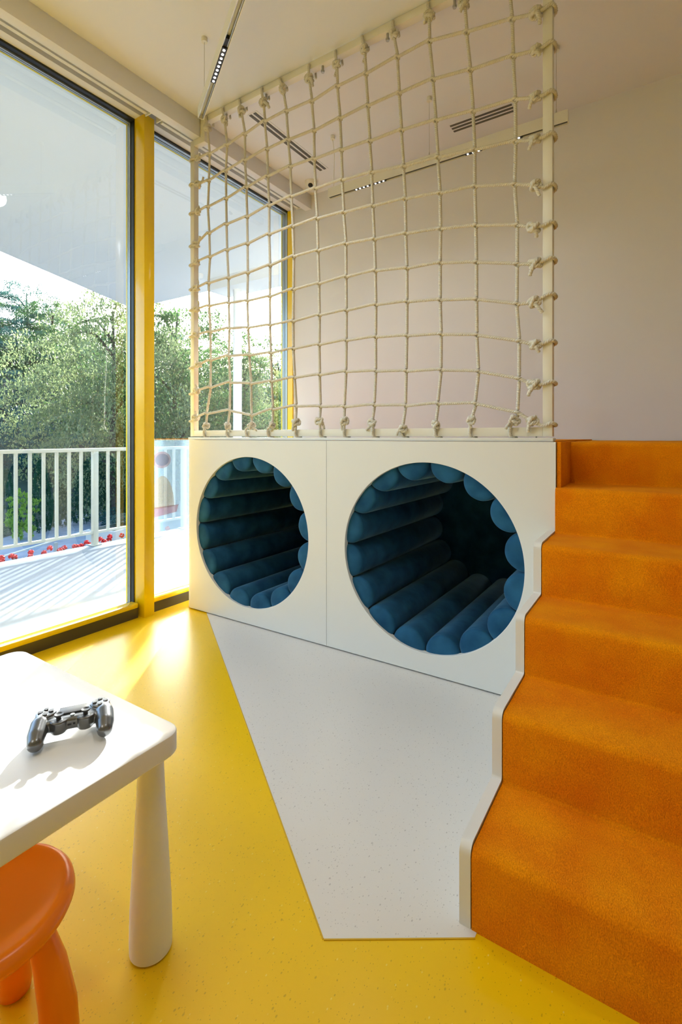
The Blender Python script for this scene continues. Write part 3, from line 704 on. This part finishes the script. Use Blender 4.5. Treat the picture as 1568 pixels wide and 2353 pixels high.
b = bmesh.new(); box(b, -.0085, -.0015, .0372, .0392, .0285, .0315); lathe(b, [(.0022, .0372), (.0022, .0392)], (.0042, 0, .031), n=14, axis='Y'); obj('port', b, M['black'], gc)
for s in (-1, 1):
    b = bmesh.new(); box(b, s*.055-.0125, s*.055+.0125, .097, .108, .024, .040, bev=.004); obj('shoulder_button', b, M['controller_dark'], gc, smooth=40)

# ------------------------------------------------------------ outside: ground, road, hedge, trees
def ground_z(x, y):
    d = -x-16.5
    return -1.5+(0 if d < 0 else .26*d)+(.25*noise.noise(Vector((x*.15, y*.15, 0))) if d > 0 else 0)
bm = bmesh.new(); xsn = [-5.4-i*1.2 for i in range(48)]; ysn = [-12+i*1.6 for i in range(52)]
G = [[bm.verts.new((x, y, ground_z(x, y))) for y in ysn] for x in xsn]
for i in range(len(xsn)-1):
    for j in range(len(ysn)-1): bm.faces.new((G[i][j], G[i][j+1], G[i+1][j+1], G[i+1][j]))
bmesh.ops.recalc_face_normals(bm, faces=bm.faces[:]); struct(obj('hillside', bm, M['earth'], smooth=True))
bm = bmesh.new(); prism(bm, [(-13.0, 4.0), (-19.0, 13.0), (-13.5, 13.5), (-9.5, 7.0), (-8.6, 1.5), (-11.8, 1.5)], 'Z', -1.52, -1.475); struct(obj('road', bm, M['road']))
bm = bmesh.new(); prism(bm, [(-8.5, 1.5), (-9.5, 7.0), (-13.0, 13.5), (-5.4, 13.5), (-5.4, 1.5)], 'Z', -1.56, -1.478); struct(obj('pavement', bm, mat('pale_paving', (.30, .33, .36), .85)))

def leaves(seed, clumps, per, size, spread, droop, shape, flat=.16):
    """one crown mesh: leaf quads grouped in sprays. shape(rng) -> centre of a spray and its outward direction"""
    rg = np.random.default_rng(seed); V_, F_ = [], []
    cs = []; 
    for _ in range(clumps): cs.append(shape(rg))
    C0 = np.array([c[0] for c in cs]); O = np.array([c[1] for c in cs])
    C_ = np.repeat(C0, per, 0); D = np.repeat(O, per, 0); n = len(C_)
    t = rg.random(n)**.7
    P = C_+D*(t[:, None]*spread*1.5)+rg.normal(0, 1, (n, 3))*np.array([spread*.36, spread*.36, spread*flat])*(1.15-.5*t[:, None])
    P[:, 2] -= droop*spread*t**2
    a = rg.normal(0, 1, (n, 3)); a /= np.linalg.norm(a, axis=1)[:, None]
    nrm = rg.normal(0, 1, (n, 3))*.8+np.array([0, 0, .6]); b = np.cross(a, nrm); b /= np.linalg.norm(b, axis=1)[:, None]+1e-9
    s = size*(.6+.8*rg.random(n))[:, None]
    v = np.stack([P-a*s*.6, P+b*s*.32, P+a*s*.6, P-b*s*.32], 1).reshape(-1, 3)
    me = bpy.data.meshes.new('foliage'); me.vertices.add(len(v)); me.vertices.foreach_set('co', v.ravel())
    me.loops.add(4*n); me.loops.foreach_set('vertex_index', np.arange(4*n, dtype=np.int32))
    me.polygons.add(n); me.polygons.foreach_set('loop_start', np.arange(0, 4*n, 4, dtype=np.int32)); me.polygons.foreach_set('loop_total', np.full(n, 4, dtype=np.int32))
    me.update(); me.validate(); return me
def ellipsoid_shape(bottom=.12):
    def f(rg):
        while True:
            d = rg.normal(0, 1, 3); d /= np.linalg.norm(d); r = rg.random()**.35
            z = .5+.5*d[2]*r
            if z > bottom-.05: break
        lump = 1+.18*math.sin(d[0]*7+d[1]*5)+.15*math.sin(d[2]*9+d[0]*4)
        p = np.array([.5*d[0]*r*lump, .5*d[1]*r*lump, bottom+(1-bottom)*z])
        return p, np.array([d[0], d[1], d[2]*.35])
    return f
def cone_shape(rg):
    z = rg.random()**1.25; a = rg.random()*2*PI; r = .5*(1-z)**.62*(.75+.25*rg.random()); r = min(r, .5*(.55+z*3))
    return np.array([r*math.cos(a), r*math.sin(a), z*.97+.01]), np.array([.35*math.cos(a), .35*math.sin(a), 1.0])
def trunk_mesh(seed, branches=10):
    rnd = random.Random(seed); bm = bmesh.new()
    sweep(bm, spline([(0, 0, 0), (.01, .01, .3), (-.01, .015, .6), (.01, 0, .9)], .06), lambda t: circ(.022*(1-.8*t)+.003, 8))
    for k in range(branches):
        z = .22+.6*k/branches; a = rnd.random()*6.28; L = .42*(1-.5*z)
        sweep(bm, spline([(0, 0, z), (L*.5*math.cos(a), L*.5*math.sin(a), z+.1), (L*math.cos(a), L*math.sin(a), z+.09)], .06), lambda t: circ(.009*(1-.8*t)+.0015, 5))
    me = bpy.data.meshes.new('trunk'); bm.to_mesh(me); bm.free(); me.materials.append(M['bark']); return me
TR = [trunk_mesh(i) for i in range(2)]
# crowns are unit sized (1 wide, 1 high) and scaled at placement
FOL = {}
def crown(key, me, m): me.materials.append(m); FOL[key] = me
crown('wood_a', leaves(1, 360, 85, .0125, .085, .5, ellipsoid_shape(.08)), M['leaf_a'])
crown('wood_b', leaves(2, 360, 85, .0125, .085, .4, ellipsoid_shape(.08)), M['leaf_b'])
crown('beech', leaves(3, 300, 120, .0125, .12, .9, ellipsoid_shape(.12), .07), M['leaf_c'])
crown('beech_b', leaves(4, 300, 120, .0125, .12, .8, ellipsoid_shape(.12), .07), M['leaf_a'])
crown('hedge', leaves(5, 420, 40, .020, .045, -.2, cone_shape), M['leaf_d'])
crown('bush', leaves(6, 130, 40, .045, .10, .2, ellipsoid_shape(.0)), M['leaf_e'])
crown('shrub', leaves(7, 200, 50, .030, .10, .2, ellipsoid_shape(.0)), M['leaf_b'])
crown('geranium', leaves(8, 30, 14, .16, .12, .1, ellipsoid_shape(.0)), M['leaf_a'])
def plant(name, key, base, h, wd, label, cat, group=None, trunk=True, rz=None):
    r = empty(name, label, cat, base, random.uniform(0, 6.28) if rz is None else rz, group)
    f = bpy.data.objects.new('foliage', FOL[key]); COL.objects.link(f); f.parent = r; f.scale = (wd, wd, h)
    if trunk:
        t = bpy.data.objects.new('trunk', TR[random.randrange(2)]); COL.objects.link(t); t.parent = r; t.scale = (wd*.9, wd*.9, h)
    return r
random.seed(21)
def tree(px, d, top, wpx, key, label, group=None):
    b = at(px, d); gz = ground_z(b.x, b.y); b.z = gz-.1; zt = EYE+(HY-top)/F*d
    return plant('leafy_tree', key, b, zt-b.z, wpx/F*d*1.15, label, 'tree', group)
back = [(-60, 36, 640, 260, 'wood_b'), (62, 38, 652, 150, 'wood_b'), (120, 36, 688, 190, 'wood_a'), (-10, 30, 735, 220, 'wood_b'), (70, 30, 770, 200, 'wood_a'), (175, 33, 745, 190, 'wood_a'),
        (15, 24, 850, 210, 'wood_b'), (120, 24, 880, 200, 'wood_b'), (215, 27, 790, 220, 'wood_a'), (330, 32, 735, 220, 'wood_b'), (450, 34, 770, 220, 'wood_a'),
        (560, 36, 820, 200, 'wood_b'), (640, 36, 806, 200, 'wood_b'), (730, 38, 830, 220, 'wood_b'), (600, 26, 880, 200, 'wood_a'), (690, 27, 880, 200, 'wood_b'), (520, 27, 850, 200, 'wood_b'), (-140, 28, 700, 240, 'wood_a'),
        (60, 20, 940, 170, 'wood_b'), (160, 20, 950, 170, 'wood_b'), (265, 21, 930, 190, 'wood_b'), (380, 22, 900, 190, 'wood_b')]
for (px, d, top, wpx, key) in back:
    far = 'far up the slope' if d > 31 else 'midway up the slope' if d > 23 else 'at the slope foot'
    where = 'past the left edge of the large pane' if px < 0 else 'behind the left part of the large pane' if px < 95 else 'behind the middle of the large pane' if px < 150 else 'behind the tall beech crown in the large pane' if px < 190 else 'behind the right part of the large pane' if px < 300 else 'beside the yellow post' if px < 500 else 'behind the net left of the white column' if px < 580 else 'behind the net right of the white column' if px < 670 else 'hidden partly by the back wall'
    tree(px, d, top, wpx, key, '%s tree %s, %s' % ('blue green' if key == 'wood_b' else 'mid green', far, where), 'trees of the wooded slope')
tree(262, 16.0, 662, 300, 'beech', 'large beech with drooping feathery branches seen through the left window pane')
tree(405, 17.5, 668, 300, 'beech_b', 'tall leafy tree seen between the yellow post and the net frame')
tree(560, 19, 800, 230, 'beech', 'pale green tree seen through the net behind the white column')
for i, (px, d, top, base, wpx) in enumerate(((15, 13.3, 1085, 1250, 60), (93, 13.6, 1064, 1228, 62), (140, 14.4, 1115, 1216, 50), (195, 15.0, 1066, 1205, 62), (228, 15.9, 1058, 1194, 40), (262, 16.2, 1090, 1185, 50), (290, 17, 1080, 1180, 50))):
    b = at(px, d); b.z = -1.5
    lab = ['dark green cypress cut off by the left edge of the window view', 'tall pointed cypress alone between two railing bars', 'low cypress filling the gap right of the tall pointed one', 'broad cypress left of the thick railing post', 'pointed cypress right behind the thick railing post', 'short cypress right of the thick railing post', 'last cypress of the row beside the yellow post'][i]
    plant('cypress', 'hedge', b, (EYE+(HY-top)/F*d)+1.5, wpx/F*d*1.05, lab, 'cypress', 'cypresses along the road', trunk=False)
b = at(50, 12.6); b.z = -1.5
plant('sunlit_bush', 'bush', b, 1.3, .62, 'bright lime green bush in the sun in front of the cypresses', 'bush', trunk=False)
b = at(258, 14.5); b.z = -1.5
plant('small_shrub', 'shrub', b, .55, .8, 'low rounded shrub beside the road right of the railing post', 'shrub', trunk=False)
# lower handrail along the pavement
lr = empty('street_handrail', 'white handrail on thin posts running along the pavement below', 'handrail', (0, 0, 0))
P0 = at(-30, 7.3, py=1290); P1 = at(190, 8.6, py=1222); P2 = at(300, 9.8, py=1196)
bm = bmesh.new(); sweep(bm, [P0, P1, P2], circ(.014, 10)); obj('rail', bm, M['rail'], lr, smooth=40)
for px, d in ((128, 8.2), (254, 9.25)):
    t = at(px, d); zz = P0.z+(P2.z-P0.z)*((px+30)/330); bm = bmesh.new(); box(bm, t.x-.025, t.x+.025, t.y-.025, t.y+.025, -1.5, zz); obj('post', bm, M['grey_alu'], lr)
# concrete planter
b = at(288, 8.6); pb = empty('concrete_planter', 'pale concrete planter box with low plants below the balcony', 'planter', (b.x, b.y, -1.5), .3)
bm = bmesh.new(); box(bm, -.28, .28, -.6, .6, 0, 1.12, bev=.01); obj('box', bm, M['concrete'], pb, smooth=40)
bm = bmesh.new(); box(bm, -.24, .24, -.56, .56, 1.10, 1.125); obj('soil', bm, M['earth'], pb)
plant('planter_greenery', 'shrub', (b.x, b.y, -.374), .18, .5, 'low green plants growing in the concrete planter', 'plant', trunk=False)
# red geraniums in a trough hung outside the deck edge
bm = bmesh.new(); box(bm, -5.62, -5.36, 2.0, 4.3, -.34, -.20, bev=.01); tag(obj('flower_trough', bm, M['concrete'], smooth=40), 'long planting trough hung outside the balcony edge', 'planter')
rg = random.Random(5)
fm = bpy.data.meshes.new('flower_head'); bm = bmesh.new()
for k in range(26):
    d = Vector((rg.gauss(0, 1), rg.gauss(0, 1), rg.gauss(0, 1)+.3)).normalized(); c = d*.026
    n = d.orthogonal().normalized(); m2 = d.cross(n); vs = [bm.verts.new(c+(n*math.cos(a)+m2*math.sin(a))*.013+d*.004*math.cos(2*a)) for a in [2*PI*i/6 for i in range(6)]]; bm.faces.new(vs)
bm.to_mesh(fm); bm.free(); fm.materials.append(M['red_flower'])
for i in range(15):
    yy = 2.12+i*.15
    r = plant('geranium', 'geranium', (-5.49+rg.uniform(-.02, .02), yy, -.22), .13, .15, 'red geranium flowering in the trough outside the balcony edge', 'flower', 'geraniums along the balcony edge', trunk=False)
    for k in range(rg.choice((1, 2, 2, 3))):
        f = bpy.data.objects.new('flower_head', fm); COL.objects.link(f); f.parent = r; f.location = (rg.uniform(-.06, .06), rg.uniform(-.07, .07), rg.uniform(.13, .19))
